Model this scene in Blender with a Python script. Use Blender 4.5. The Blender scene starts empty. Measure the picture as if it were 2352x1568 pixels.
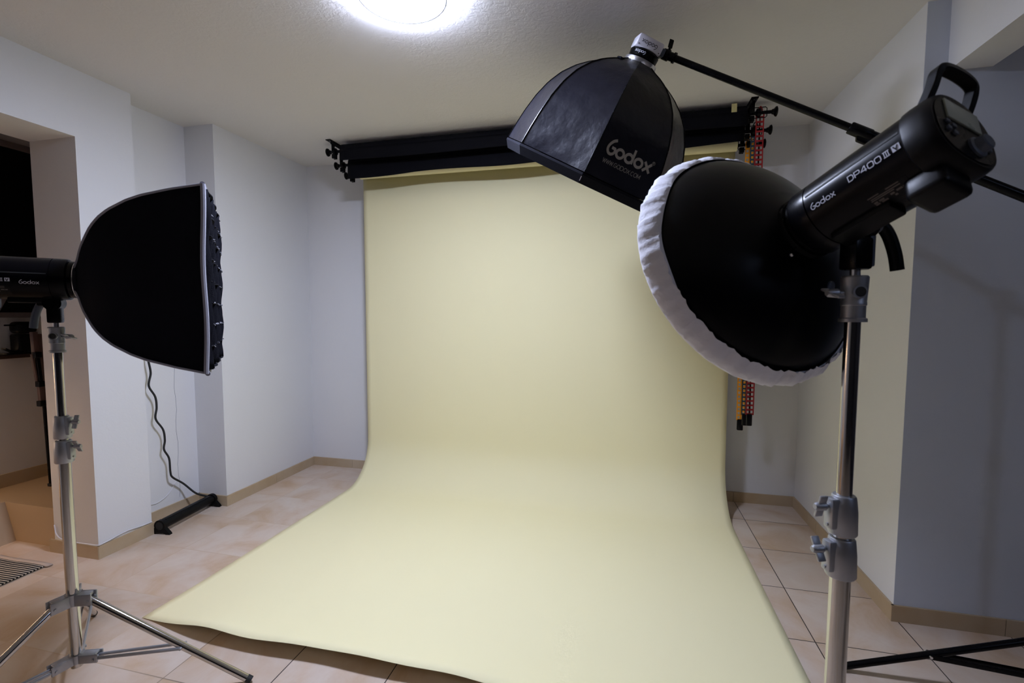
import bpy, bmesh, math, random
from math import sin, cos, pi, radians as R
from mathutils import Vector as V, Matrix as M
random.seed(4)
scene = bpy.context.scene
COL = scene.collection

# ------------------------------------------------------------------ materials
def nmat(name):
    m = bpy.data.materials.new(name); m.use_nodes = True
    nt = m.node_tree; b = nt.nodes['Principled BSDF']
    return m, nt, b
def node(nt, t, **kw):
    n = nt.nodes.new(t)
    for k, v in kw.items(): setattr(n, k, v)
    return n
def srgb(r, g, b):
    f = lambda c: (c/255/12.92) if c/255 <= .04045 else ((c/255+.055)/1.055)**2.4
    return (f(r), f(g), f(b), 1)
def coords(nt, scale=None, kind='Object'):
    tc = node(nt, 'ShaderNodeTexCoord'); mp = node(nt, 'ShaderNodeMapping')
    nt.links.new(tc.outputs[kind], mp.inputs[0])
    if scale: mp.inputs['Scale'].default_value = scale
    return mp.outputs[0]
def plain(name, col, rough=.5, metal=0, var=.06, nscale=30, bump=0, bscale=200, spec=.5, sheen=0, coat=0, rvar=.08):
    """principled material with a little procedural colour and gloss variation"""
    m, nt, b = nmat(name)
    co = coords(nt)
    nz = node(nt, 'ShaderNodeTexNoise'); nz.inputs['Scale'].default_value = nscale; nz.inputs['Detail'].default_value = 4
    nt.links.new(co, nz.inputs['Vector'])
    mix = node(nt, 'ShaderNodeMix', data_type='RGBA')
    c1 = tuple(min(1, c*(1-var)) for c in col[:3])+(1,); c2 = tuple(min(1, c*(1+var)) for c in col[:3])+(1,)
    mix.inputs[6].default_value = c1; mix.inputs[7].default_value = c2
    nt.links.new(nz.outputs['Fac'], mix.inputs[0]); nt.links.new(mix.outputs[2], b.inputs['Base Color'])
    mr = node(nt, 'ShaderNodeMapRange'); mr.inputs['To Min'].default_value = max(0, rough-rvar); mr.inputs['To Max'].default_value = min(1, rough+rvar)
    nt.links.new(nz.outputs['Fac'], mr.inputs['Value']); nt.links.new(mr.outputs[0], b.inputs['Roughness'])
    b.inputs['Metallic'].default_value = metal; b.inputs['Specular IOR Level'].default_value = spec
    b.inputs['Sheen Weight'].default_value = sheen; b.inputs['Coat Weight'].default_value = coat
    if bump:
        n2 = node(nt, 'ShaderNodeTexNoise'); n2.inputs['Scale'].default_value = bscale; n2.inputs['Detail'].default_value = 6
        nt.links.new(co, n2.inputs['Vector'])
        bp = node(nt, 'ShaderNodeBump'); bp.inputs['Strength'].default_value = bump; bp.inputs['Distance'].default_value = .01
        nt.links.new(n2.outputs['Fac'], bp.inputs['Height']); nt.links.new(bp.outputs[0], b.inputs['Normal'])
    return m
def emissive(name, col, strength):
    m, nt, b = nmat(name)
    b.inputs['Base Color'].default_value = (.8, .8, .8, 1)
    b.inputs['Emission Color'].default_value = col; b.inputs['Emission Strength'].default_value = strength
    return m

TILE, TX, TY = .4026, .777, 3.3285
def floor_mat():
    m, nt, b = nmat('beige_marbled_tile'); L = nt.links.new
    tc = node(nt, 'ShaderNodeTexCoord'); sep = node(nt, 'ShaderNodeSeparateXYZ'); L(tc.outputs['Object'], sep.inputs[0])
    def ma(op, a, c=None):
        n = node(nt, 'ShaderNodeMath', operation=op)
        for i, x in enumerate((a, c)):
            if x is None: continue
            if isinstance(x, (int, float)): n.inputs[i].default_value = x
            else: L(x, n.inputs[i])
        return n.outputs[0]
    ux = ma('DIVIDE', ma('SUBTRACT', sep.outputs[0], TX), TILE); uy = ma('DIVIDE', ma('SUBTRACT', sep.outputs[1], TY), TILE)
    dx = ma('ABSOLUTE', ma('SUBTRACT', ma('FRACT', ma('ADD', ux, .5)), .5)); dy = ma('ABSOLUTE', ma('SUBTRACT', ma('FRACT', ma('ADD', uy, .5)), .5))
    g = ma('LESS_THAN', ma('MINIMUM', dx, dy), .0052)
    cell = node(nt, 'ShaderNodeCombineXYZ'); L(ma('FLOOR', ux), cell.inputs[0]); L(ma('FLOOR', uy), cell.inputs[1])
    wn = node(nt, 'ShaderNodeTexWhiteNoise', noise_dimensions='2D'); L(cell.outputs[0], wn.inputs['Vector'])
    # each tile shifts the stone pattern
    off = node(nt, 'ShaderNodeVectorMath', operation='MULTIPLY_ADD'); L(wn.outputs['Color'], off.inputs[0]); off.inputs[1].default_value = (9, 9, 9); L(tc.outputs['Object'], off.inputs[2])
    n1 = node(nt, 'ShaderNodeTexNoise'); n1.inputs['Scale'].default_value = 3.2; n1.inputs['Detail'].default_value = 7; n1.inputs['Roughness'].default_value = .62; n1.inputs['Distortion'].default_value = .6
    L(off.outputs[0], n1.inputs['Vector'])
    cr = node(nt, 'ShaderNodeValToRGB'); L(n1.outputs['Fac'], cr.inputs[0])
    e = cr.color_ramp.elements
    e[0].position = .33; e[0].color = srgb(192, 163, 132); e[1].position = .68; e[1].color = srgb(211, 196, 181)
    x = e.new(.45); x.color = srgb(202, 179, 157); x = e.new(.56); x.color = srgb(207, 189, 172)
    tone = node(nt, 'ShaderNodeMix', data_type='RGBA', blend_type='MULTIPLY'); tone.inputs[0].default_value = 1
    mr = node(nt, 'ShaderNodeMapRange'); L(wn.outputs['Value'], mr.inputs['Value']); mr.inputs['To Min'].default_value = .93; mr.inputs['To Max'].default_value = 1.03
    L(cr.outputs[0], tone.inputs[6]); cmb = node(nt, 'ShaderNodeCombineColor'); [L(mr.outputs[0], cmb.inputs[i]) for i in range(3)]; L(cmb.outputs[0], tone.inputs[7])
    # grout: dark in the studio, pale sandy joints toward the doorway
    gcol = node(nt, 'ShaderNodeMix', data_type='RGBA'); gm = node(nt, 'ShaderNodeMapRange'); L(sep.outputs[0], gm.inputs['Value'])
    gm.inputs['From Min'].default_value = -2.0; gm.inputs['From Max'].default_value = -1.3
    gcol.inputs[6].default_value = srgb(196, 172, 146); gcol.inputs[7].default_value = srgb(52, 44, 40); L(gm.outputs[0], gcol.inputs[0])
    fin = node(nt, 'ShaderNodeMix', data_type='RGBA'); L(g, fin.inputs[0]); L(tone.outputs[2], fin.inputs[6]); L(gcol.outputs[2], fin.inputs[7])
    L(fin.outputs[2], b.inputs['Base Color'])
    ro = node(nt, 'ShaderNodeMapRange'); L(n1.outputs['Fac'], ro.inputs['Value']); ro.inputs['To Min'].default_value = .30; ro.inputs['To Max'].default_value = .48
    L(ro.outputs[0], b.inputs['Roughness']); b.inputs['Specular IOR Level'].default_value = .4
    inv = ma('SUBTRACT', 1.0, g); bp = node(nt, 'ShaderNodeBump'); bp.inputs['Strength'].default_value = .4; bp.inputs['Distance'].default_value = .002
    L(inv, bp.inputs['Height']); L(bp.outputs[0], b.inputs['Normal'])
    return m
def base_mat():
    m, nt, b = nmat('tan_skirting_tile'); L = nt.links.new
    co = coords(nt)
    n1 = node(nt, 'ShaderNodeTexNoise'); n1.inputs['Scale'].default_value = 4; n1.inputs['Detail'].default_value = 6; L(co, n1.inputs['Vector'])
    cr = node(nt, 'ShaderNodeValToRGB'); L(n1.outputs['Fac'], cr.inputs[0])
    e = cr.color_ramp.elements; e[0].position = .3; e[0].color = srgb(178, 152, 116); e[1].position = .7; e[1].color = srgb(192, 174, 148)
    L(cr.outputs[0], b.inputs['Base Color']); b.inputs['Roughness'].default_value = .45
    return m
def stucco(name, col, scale, strength, rough=.85):
    m, nt, b = nmat(name); L = nt.links.new
    co = coords(nt)
    n1 = node(nt, 'ShaderNodeTexNoise'); n1.inputs['Scale'].default_value = scale; n1.inputs['Detail'].default_value = 8; n1.inputs['Roughness'].default_value = .6; n1.inputs['Distortion'].default_value = .8
    n2 = node(nt, 'ShaderNodeTexNoise'); n2.inputs['Scale'].default_value = 1.4; n2.inputs['Detail'].default_value = 4
    L(co, n1.inputs['Vector']); L(co, n2.inputs['Vector'])
    mix = node(nt, 'ShaderNodeMix', data_type='RGBA'); L(n2.outputs['Fac'], mix.inputs[0])
    mix.inputs[6].default_value = tuple(c*.96 for c in col[:3])+(1,); mix.inputs[7].default_value = col
    L(mix.outputs[2], b.inputs['Base Color']); b.inputs['Roughness'].default_value = rough; b.inputs['Specular IOR Level'].default_value = .2
    bp = node(nt, 'ShaderNodeBump'); bp.inputs['Strength'].default_value = strength; bp.inputs['Distance'].default_value = .006
    L(n1.outputs['Fac'], bp.inputs['Height']); L(bp.outputs[0], b.inputs['Normal'])
    return m
def stripes_mat():
    m, nt, b = nmat('black_white_woven_stripes'); L = nt.links.new
    tc = node(nt, 'ShaderNodeTexCoord'); sep = node(nt, 'ShaderNodeSeparateXYZ'); L(tc.outputs['Object'], sep.inputs[0])
    a = node(nt, 'ShaderNodeMath', operation='MULTIPLY'); L(sep.outputs[1], a.inputs[0]); a.inputs[1].default_value = 1/.0145
    f = node(nt, 'ShaderNodeMath', operation='FRACT'); L(a.outputs[0], f.inputs[0])
    l = node(nt, 'ShaderNodeMath', operation='LESS_THAN'); L(f.outputs[0], l.inputs[0]); l.inputs[1].default_value = .58
    mix = node(nt, 'ShaderNodeMix', data_type='RGBA'); L(l.outputs[0], mix.inputs[0])
    mix.inputs[6].default_value = srgb(205, 190, 170); mix.inputs[7].default_value = srgb(20, 18, 18)
    L(mix.outputs[2], b.inputs['Base Color']); b.inputs['Roughness'].default_value = .95
    return m

MT = dict(
    wall=stucco('white_wall_paint', srgb(226, 225, 226), 60, .10),
    wall_blue=stucco('pale_blue_grey_wall', srgb(208, 214, 226), 60, .10),  # front wall in a bluer tone than the white walls
    dark_wall=stucco('dark_grey_studio_wall', srgb(52, 50, 54), 60, .10),
    wall_rough=stucco('white_patchy_plaster', srgb(220, 219, 222), 45, .30),
    ceiling=stucco('white_textured_ceiling', srgb(225, 222, 221), 38, .5),
    floor=floor_mat(), base=base_mat(),
    paper=plain('pale_yellow_paper', srgb(243, 234, 189), .75, var=.012, nscale=1.2, spec=.25),
    step=plain('brown_step_tile', srgb(186, 160, 128), .5, nscale=5),
    fabric=plain('black_matte_fabric', (.0055, .0055, .009, 1), .95, var=.3, nscale=60, bump=.25, bscale=400, spec=.12),
    nylon=plain('black_satin_nylon', (.007, .007, .012, 1), .30, var=.2, nscale=14, bump=.8, bscale=8, spec=.36, rvar=.05),
    black=plain('black_satin_plastic', (.0025, .0025, .0032, 1), .40, var=.2, spec=.16),
    body=plain('black_anodised_body', (.0018, .0018, .003, 1), .27, var=.08, nscale=12, spec=.12, rvar=.01),
    dish=plain('black_powder_coat', (.0018, .002, .0028, 1), .30, var=.1, spec=.15, bump=.05, bscale=700, rvar=.02),
    bmetal=plain('black_painted_metal', (.002, .002, .0025, 1), .26, var=.2, spec=.14),
    roll=plain('black_backdrop_paper', (.003, .003, .005, 1), .8, var=.2, spec=.12),
    grey_plastic=plain('blue_grey_plastic', srgb(74, 82, 98), .5),
    steel=plain('brushed_steel', (.56, .54, .51, 1), .11, metal=1, var=.03, nscale=60, rvar=.02),
    alu=plain('cast_aluminium', (.42, .43, .46, 1), .45, metal=.85, var=.06, nscale=50),
    silver=plain('silver_ring', (.75, .75, .78, 1), .3, metal=1, var=.03),
    piping=plain('grey_piping', srgb(150, 150, 162), .8, nscale=80),
    cloth=plain('white_diffuser_cloth', srgb(228, 228, 236), .9, var=.03, nscale=20, bump=.2, bscale=120, spec=.2),
    white=plain('white_plastic', srgb(232, 230, 240), .45, var=.02),
    ink=plain('white_print', srgb(200, 202, 214), .6, var=.02),
    ink_grey=plain('grey_print', srgb(150, 145, 140), .6, var=.03),
    ink_dark=plain('dark_print', srgb(60, 56, 66), .6, var=.03),
    ink_faint=plain('faint_print', srgb(92, 84, 80), .6, var=.05),
    lcd=plain('grey_display', srgb(165, 172, 160), .3, var=.04),
    yellow=plain('yellow_sticker', srgb(190, 180, 60), .6, var=.03),
    orange=plain('orange_chain_plastic', srgb(255, 165, 30), .45, var=.04),
    red=plain('red_chain_plastic', srgb(150, 16, 22), .45, var=.05),
    teal=plain('dark_teal_chain_plastic', srgb(38, 62, 74), .45, var=.05),
    core=plain('cardboard_core', srgb(150, 90, 90), .8),
    tape=plain('cream_tape', srgb(214, 202, 140), .7),
    rubber=plain('black_rubber', (.012, .012, .012, 1), .7),
    glass=plain('dark_night_glass', (.004, .004, .006, 1), .5, var=.1, spec=.1),
    frame=plain('grey_window_frame', srgb(120, 112, 112), .6),
    wood=plain('dark_brown_wood', srgb(58, 36, 24), .5, var=.25, nscale=12),
    brown=plain('brown_leg_finish', srgb(98, 76, 70), .5, var=.1, nscale=15),
    rug=stripes_mat(), hem=plain('beige_rug_hem', srgb(202, 182, 164), .95, nscale=150, bump=.4, bscale=500),
    wire=plain('white_cable_sheath', srgb(222, 220, 224), .6),
    crack=plain('grey_hairline', srgb(150, 150, 160), .9),
    lamp=emissive('lit_lamp_diffuser', (.81, .90, 1.20, 1), 124),
    ring_grey=plain('grey_trim_ring', (.02, .02, .022, 1), .6),
    lamp_fill=emissive('fill_lamp_diffuser', (.62, .80, 1.25, 1), 14),  # weak cool glow for the added unseen lamp
    led=emissive('lit_warm_led', (1.0, .68, .42, 1), 27),
    lampbase=plain('white_lamp_metal', srgb(225, 225, 230), .5, var=.02),
    outlet=plain('white_outlet', srgb(215, 214, 220), .5),
)

# ------------------------------------------------------------------ mesh builder
class MB:
    def __init__(s, mat=None): s.v = []; s.f = []; s.m = mat or M.Identity(4)
    def add(s, vs, fs, m=None):
        k = len(s.v); t = s.m @ m if m is not None else s.m
        s.v += [t @ V(p) for p in vs]; s.f += [tuple(i+k for i in f) for f in fs]; return s
    def box(s, a, b, bev=0, seg=2, m=None):
        bm = bmesh.new(); bmesh.ops.create_cube(bm, size=1)
        for v in bm.verts: v.co = V([(a[i]+b[i])/2+v.co[i]*(b[i]-a[i]) for i in range(3)])
        if bev: bmesh.ops.bevel(bm, geom=bm.edges[:], offset=bev, segments=seg, affect='EDGES', profile=.5)
        bm.verts.index_update(); s.add([v.co[:] for v in bm.verts], [[v.index for v in f.verts] for f in bm.faces], m); bm.free(); return s
    def obox(s, c, ax, ay, az, size, bev=0):
        """box centred at c with axes ax, ay, az"""
        ax, ay, az = V(ax).normalized(), V(ay).normalized(), V(az).normalized()
        m = M((ax, ay, az)).transposed().to_4x4(); m.translation = V(c)
        h = [x/2 for x in size]; return s.box([-x for x in h], h, bev, m=m)
    def lathe(s, p, d, prof, n=32, cap=True, m=None):
        """profile of (distance along d, radius)"""
        d = V(d).normalized(); a = d.orthogonal().normalized(); b = d.cross(a); p = V(p); vs = []; fs = []
        for (t, r) in prof:
            for i in range(n):
                w = 2*pi*i/n; vs.append(p+d*t+(a*cos(w)+b*sin(w))*r)
        for j in range(len(prof)-1):
            for i in range(n): fs.append((j*n+i, j*n+(i+1) % n, (j+1)*n+(i+1) % n, (j+1)*n+i))
        if cap:
            fs.append(tuple(range(n-1, -1, -1))); fs.append(tuple((len(prof)-1)*n+i for i in range(n)))
        return s.add(vs, fs, m)
    def cyl(s, a, b, r, n=24, r2=None, m=None):
        a, b = V(a), V(b); return s.lathe(a, b-a, [(0, r), ((b-a).length, r if r2 is None else r2)], n, m=m)
    def tube(s, pts, r, n=10, closed=False, m=None):
        pts = [V(p) for p in pts]; N = len(pts); vs = []; fs = []; a = None
        for i, p in enumerate(pts):
            if closed: t = pts[(i+1) % N]-pts[i-1]
            else: t = pts[min(i+1, N-1)]-pts[max(i-1, 0)]
            t.normalize()
            a = t.orthogonal().normalized() if a is None else (a-t*a.dot(t)).normalized()
            b = t.cross(a); rr = r[i] if isinstance(r, (list, tuple)) else r
            vs += [p+(a*cos(2*pi*k/n)+b*sin(2*pi*k/n))*rr for k in range(n)]
        for j in range(N if closed else N-1):
            q = (j+1) % N
            for k in range(n): fs.append((j*n+k, j*n+(k+1) % n, q*n+(k+1) % n, q*n+k))
        if not closed: fs.append(tuple(range(n-1, -1, -1))); fs.append(tuple((N-1)*n+k for k in range(n)))
        return s.add(vs, fs, m)
    def prism(s, poly, ext, m=None):
        """closed polygon of 3-D points swept by ext"""
        n = len(poly); e = V(ext); vs = [V(p) for p in poly]+[V(p)+e for p in poly]
        fs = [tuple(range(n-1, -1, -1)), tuple(range(n, 2*n))]+[(i, (i+1) % n, n+(i+1) % n, n+i) for i in range(n)]
        return s.add(vs, fs, m)
    def grid(s, rows, closed=False, m=None):
        n = len(rows[0]); vs = [p for r in rows for p in r]; fs = []
        for j in range(len(rows)-1):
            for i in range(n if closed else n-1): fs.append((j*n+i, j*n+(i+1) % n, (j+1)*n+(i+1) % n, (j+1)*n+i))
        return s.add(vs, fs, m)
    def build(s, name, mat, parent=None, smooth=35, solid=0, normals=True):
        inv = M.Identity(4)
        if parent is not None:
            q = parent; chain = M.Identity(4)
            while q is not None: chain = q.matrix_basis @ chain; q = q.parent
            inv = chain.inverted()
        me = bpy.data.meshes.new(name); me.from_pydata([tuple(inv @ v) for v in s.v], [], s.f)
        if normals:
            bm = bmesh.new(); bm.from_mesh(me); bmesh.ops.recalc_face_normals(bm, faces=bm.faces); bm.to_mesh(me); bm.free()
        if smooth: me.shade_smooth(); me.set_sharp_from_angle(angle=R(smooth))
        me.materials.append(MT[mat] if isinstance(mat, str) else mat)
        o = bpy.data.objects.new(name, me); COL.objects.link(o)
        if parent is not None: o.parent = parent
        if solid:
            md = o.modifiers.new('thickness', 'SOLIDIFY'); md.thickness = solid; md.offset = 0
        return o
def tag(o, label, cat, group=None):
    o['label'] = label; o['category'] = cat
    if group: o['group'] = group
    return o
def thing(name, label, cat, loc=(0, 0, 0), rot=None, group=None):
    o = bpy.data.objects.new(name, None); COL.objects.link(o); o.empty_display_size = .05
    m = (rot.to_4x4() if rot is not None else M.Identity(4)).copy(); m.translation = V(loc); o.matrix_basis = m
    return tag(o, label, cat, group)
def struct(name, mb, mat, parent=None, smooth=0):
    o = mb.build(name, mat, parent, smooth)
    if parent is None: o['kind'] = 'structure'
    return o
def spline(pts, k=6):
    """Catmull-Rom through the points"""
    P = [V(p) for p in pts]; P = [P[0]*2-P[1]]+P+[P[-1]*2-P[-2]]; out = []
    for i in range(1, len(P)-2):
        for j in range(k):
            t = j/k; a, b, c, d = P[i-1:i+3]
            out.append(.5*((2*b)+(c-a)*t+(2*a-5*b+4*c-d)*t*t+(3*b-a-3*c+d)*t**3))
    return out+[P[-2]]

# ------------------------------------------------------------------ lettering (stroked shapes)
def arc(cx, cy, rx, ry, a0, a1, n=20): return [(cx+rx*cos(R(a0+(a1-a0)*i/n)), cy+ry*sin(R(a0+(a1-a0)*i/n))) for i in range(n+1)]
LOGO = {  # rounded lower-case word mark with a six-like G
    'G': ([spline([(.60, 1.0, 0), (.34, .86, 0), (.12, .58, 0), (.06, .30, 0), (.20, .07, 0), (.42, .03, 0), (.62, .14, 0), (.68, .34, 0), (.62, .45, 0)], 5)+[V((.36, .45, 0))]], .78),
    'o': ([arc(.36, .31, .31, .27, 0, 360, 28)[:-1]+['c']], .80),
    'd': ([arc(.36, .31, .31, .27, 0, 360, 28)[:-1]+['c'], [(.67, .04), (.67, 1.0)]], .84),
    'x': ([[(.03, .0), (.62, .62)], [(.03, .62), (.62, .0)]], .66)}
TECH = {
    'D': ([[(0, 0), (0, 1), (.62, 1), (.88, .78), (.88, .22), (.62, 0), 'c']], 1.1), 'P': ([[(0, 0), (0, 1), (.72, 1), (.88, .88), (.88, .54), (.72, .42), (0, .42)]], 1.06),
    '4': ([[(.72, 0), (.72, 1), (.60, 1), (0, .28), (.92, .28)]], 1.1), '0': ([[(0, .2), (0, .8), (.2, 1), (.72, 1), (.92, .8), (.92, .2), (.72, 0), (.2, 0), 'c']], 1.14),
    'I': ([[(.0, .04), (.34, .04)], [(.17, .04), (.17, .96)], [(0, .96), (.34, .96)]], .34), ' ': ([], .4),
    'W': ([[(0, 1), (.25, 0), (.5, .9), (.75, 0), (1, 1)]], 1.1), '.': ([[(.05, 0), (.05, .12)]], .26),
    'G': ([arc(.45, .5, .42, .5, 50, 350, 20)+[(.87, .46), (.5, .46)]], 1.0), 'O': ([arc(.47, .5, .45, .5, 0, 360, 24)[:-1]+['c']], 1.08),
    'X': ([[(0, 0), (.75, 1)], [(0, 1), (.75, 0)]], .9), 'C': ([arc(.45, .5, .42, .5, 50, 310, 20)], .95),
    'M': ([[(0, 0), (0, 1), (.42, .2), (.84, 1), (.84, 0)]], 1.0), 'V': ([[(0, .9), (.4, .1), (.8, .9)]], .8),
    'R': ([[(0, 0), (0, 1), (.55, 1), (.65, .8), (.55, .55), (0, .55)], [(.35, .55), (.65, 0)]], .8)}
def strokes(mb, polys, w, fn, x0=0, y0=0, sc=1, step=.12):
    for poly in polys:
        closed = poly[-1] == 'c'; P = [V((p[0], p[1])) for p in (poly[:-1] if closed else poly)]
        Q = []
        for i in range(len(P) if closed else len(P)-1):      # subdivide so the strokes follow curved surfaces
            a, b = P[i], P[(i+1) % len(P)]; n = max(1, int((b-a).length/step))
            Q += [a.lerp(b, j/n) for j in range(n)]
        if not closed: Q.append(P[-1])
        n = len(Q); L = []; Rr = []
        for i, q in enumerate(Q):
            d1 = (q-Q[i-1]) if (closed or i) else (Q[1]-q); d2 = (Q[(i+1) % n]-q) if (closed or i < n-1) else d1
            d1 = d1.normalized(); d2 = d2.normalized(); t = (d1+d2)
            t = t.normalized() if t.length > 1e-6 else d1
            nn = V((-t.y, t.x)); k = w/sc/2/max(.45, abs(nn.dot(V((-d1.y, d1.x)))))
            L.append(q+nn*k); Rr.append(q-nn*k)
        vs = [fn(x0+p.x*sc, y0+p.y*sc) for p in L+Rr]
        mb.add(vs, [(i, (i+1) % n, n+(i+1) % n, n+i) for i in range(n if closed else n-1)])
def write(mb, text, font, sc, w, fn, x0=0, y0=0, sp=0):
    x = x0
    for ch in text:
        polys, adv = font[ch]; strokes(mb, polys, w, fn, x, y0, sc); x += (adv+sp)*sc
    return x
def width(text, font, sp=0): return sum(font[c][1]+sp for c in text)

# ------------------------------------------------------------------ room
Hc = 2.605
XW, XR_, XREC, XP, YB = -2.789, 1.1615, -2.934, -2.695, 3.643
struct('floor', MB().box((-4.6, -3.2, -.1), (3.4, 3.9, 0)), 'floor')
struct('ceiling', MB().box((-4.6, -3.2, Hc), (3.4, 3.9, Hc+.1)), 'ceiling')
wl = MB()
wl.box((-3.112, 1.915, 0), (XW, 2.217, Hc)).box((-3.112, -.1, 2.26), (XW, 1.915, Hc)).box((-3.112, -3.2, 0), (XW, -.1, Hc))
wl.box((-3.112, 2.217, 0), (XREC, 2.69, Hc)).box((-3.112, 2.686, 0), (XP, 3.75, Hc))
struct('wall_left', wl, 'wall')
struct('wall_back', MB().box((-3.0, YB, 0), (1.3, YB+.12, Hc)), 'wall')
struct('wall_right', MB().box((XR_, 2.364, 0), (XR_+.12, 3.75, Hc)), 'wall'); struct('wall_front', MB().box((XR_+.0006, 2.3628, 0), (3.3, 2.484, Hc)), 'wall_blue')
struct('trim_1', MB().box((1.243, -3.2, 2.326), (1.393, 2.3645, Hc-.0005)), 'wall')      # ceiling beam
struct('wall_side', MB().box((3.2, -3.2, 0), (3.32, 2.36, Hc)), 'dark_wall')
struct('wall_rear', MB().box((-4.6, -3.3, 0), (3.32, -3.2, Hc)), 'dark_wall')
# corridor beyond the doorway
struct('wall_corridor', MB().box((-3.99, -3.2, 0), (-3.87, 3.75, Hc)).box((-3.9, 3.6, 0), (-3.1, 3.72, Hc)), 'wall')
st = MB(); st.box((-3.87, 1.954, 0), (-3.135, 3.62, .229))
st.prism([(-3.87, 1.954, 0), (-3.490, 1.954, 0), (-3.562, 1.954, .2288), (-3.87, 1.954, .2288)], (0, -4, 0))
struct('trim_2', st, 'step')                                          # raised step
# skirting tiles
H = .0725
def skirt(name, segs, t, mat='base', h=H, z=0):
    mb = MB()
    for (a, b, nrm) in segs:
        a, b, nrm = V(a+(0,)), V(b+(0,)), V(nrm+(0,)); d = (b-a); L = d.length; d.normalize(); k = max(1, round(L/.40)); g = .0012
        for i in range(k):
            p = a+d*(L*i/k+(g if i else 0)); q = a+d*(L*(i+1)/k-(g if i < k-1 else 0))
            P = [p, q, q+nrm*t, p+nrm*t]; mb.prism([x+V((0, 0, z)) for x in P], (0, 0, h))
    return struct(name, mb, mat)
skirt('baseboard_left', [((-3.14, 1.915), (XW+.009, 1.915), (0, -1)), ((XW, 1.907), (XW, 2.224), (1, 0)), ((XREC, 2.2), (XREC, 2.686), (1, 0)),
                         ((XREC, 2.686), (XP+.01, 2.686), (0, -1)), ((XP, 2.678), (XP, YB), (1, 0))], .011)
skirt('baseboard_back', [((XP+.011, YB), (XR_-.011, YB), (0, -1))], .011)
skirt('baseboard_right', [((XR_, YB), (XR_, 2.355), (-1, 0)), ((XR_-.010, 2.364), (3.2, 2.364), (0, -1))], .011)
skirt('baseboard_corridor', [((-3.87, 1.96), (-3.87, 3.6), (1, 0))], .011, z=.229, h=.085)

# window of the corridor wall, dark outside
wn = MB(); X0 = -3.869
wn.box((X0, .2, 1.318), (X0+.03, 3.2, 1.352), .004).box((X0, .2, 2.40), (X0+.03, 3.2, 2.44), .004)
wobj = struct('window_1', wn, 'frame', smooth=35)
MB().box((X0+.001, .2, 1.34), (X0+.014, 3.2, 2.42)).build('pane', 'glass', wobj, 0)
MB().obox((X0+.05, 2.13, 1.40), (0, .45, .9), (0, -.9, .45), (1, 0, 0), (.22, .028, .05), .004).build('sash_stay', 'frame', wobj)

# ------------------------------------------------------------------ ceiling lamp
lc = V((-.868, 1.778, 0))
lamp = thing('ceiling_lamp', 'round white lit lamp flush on the ceiling', 'lamp', lc+V((0, 0, Hc)))
MB().lathe(lc+V((0, 0, Hc-.024)), (0, 0, 1), [(0, .155), (.024, .155)], 48).build('base', 'lampbase', lamp)
MB().lathe(lc+V((0, 0, 2.574)), (0, 0, 1), [(-.008, .05), (-.006, .11), (0, .162), (.003, .1645), (.016, .165), (.017, .15)], 64).build('diffuser', 'lamp', lamp)
MB().tube([lc+V((.172*cos(a), .172*sin(a), 2.575)) for a in [2*pi*i/72 for i in range(72)]], .0034, 8, closed=True).build('trim_ring', 'ring_grey', lamp)

fill_lamp = thing('ceiling_lamp', 'unseen added fill lamp, dimmer, in the bay right of the beam', 'lamp', (2.25, -.6, Hc))  # unseen lamp added for cool light on the right wall and dish
for ch in lamp.children:
    c = ch.copy(); c.parent = fill_lamp; COL.objects.link(c)
    if ch.name.startswith('diffuser'):
        c.data = ch.data.copy(); c.data.materials[0] = MT['lamp_fill']

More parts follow.
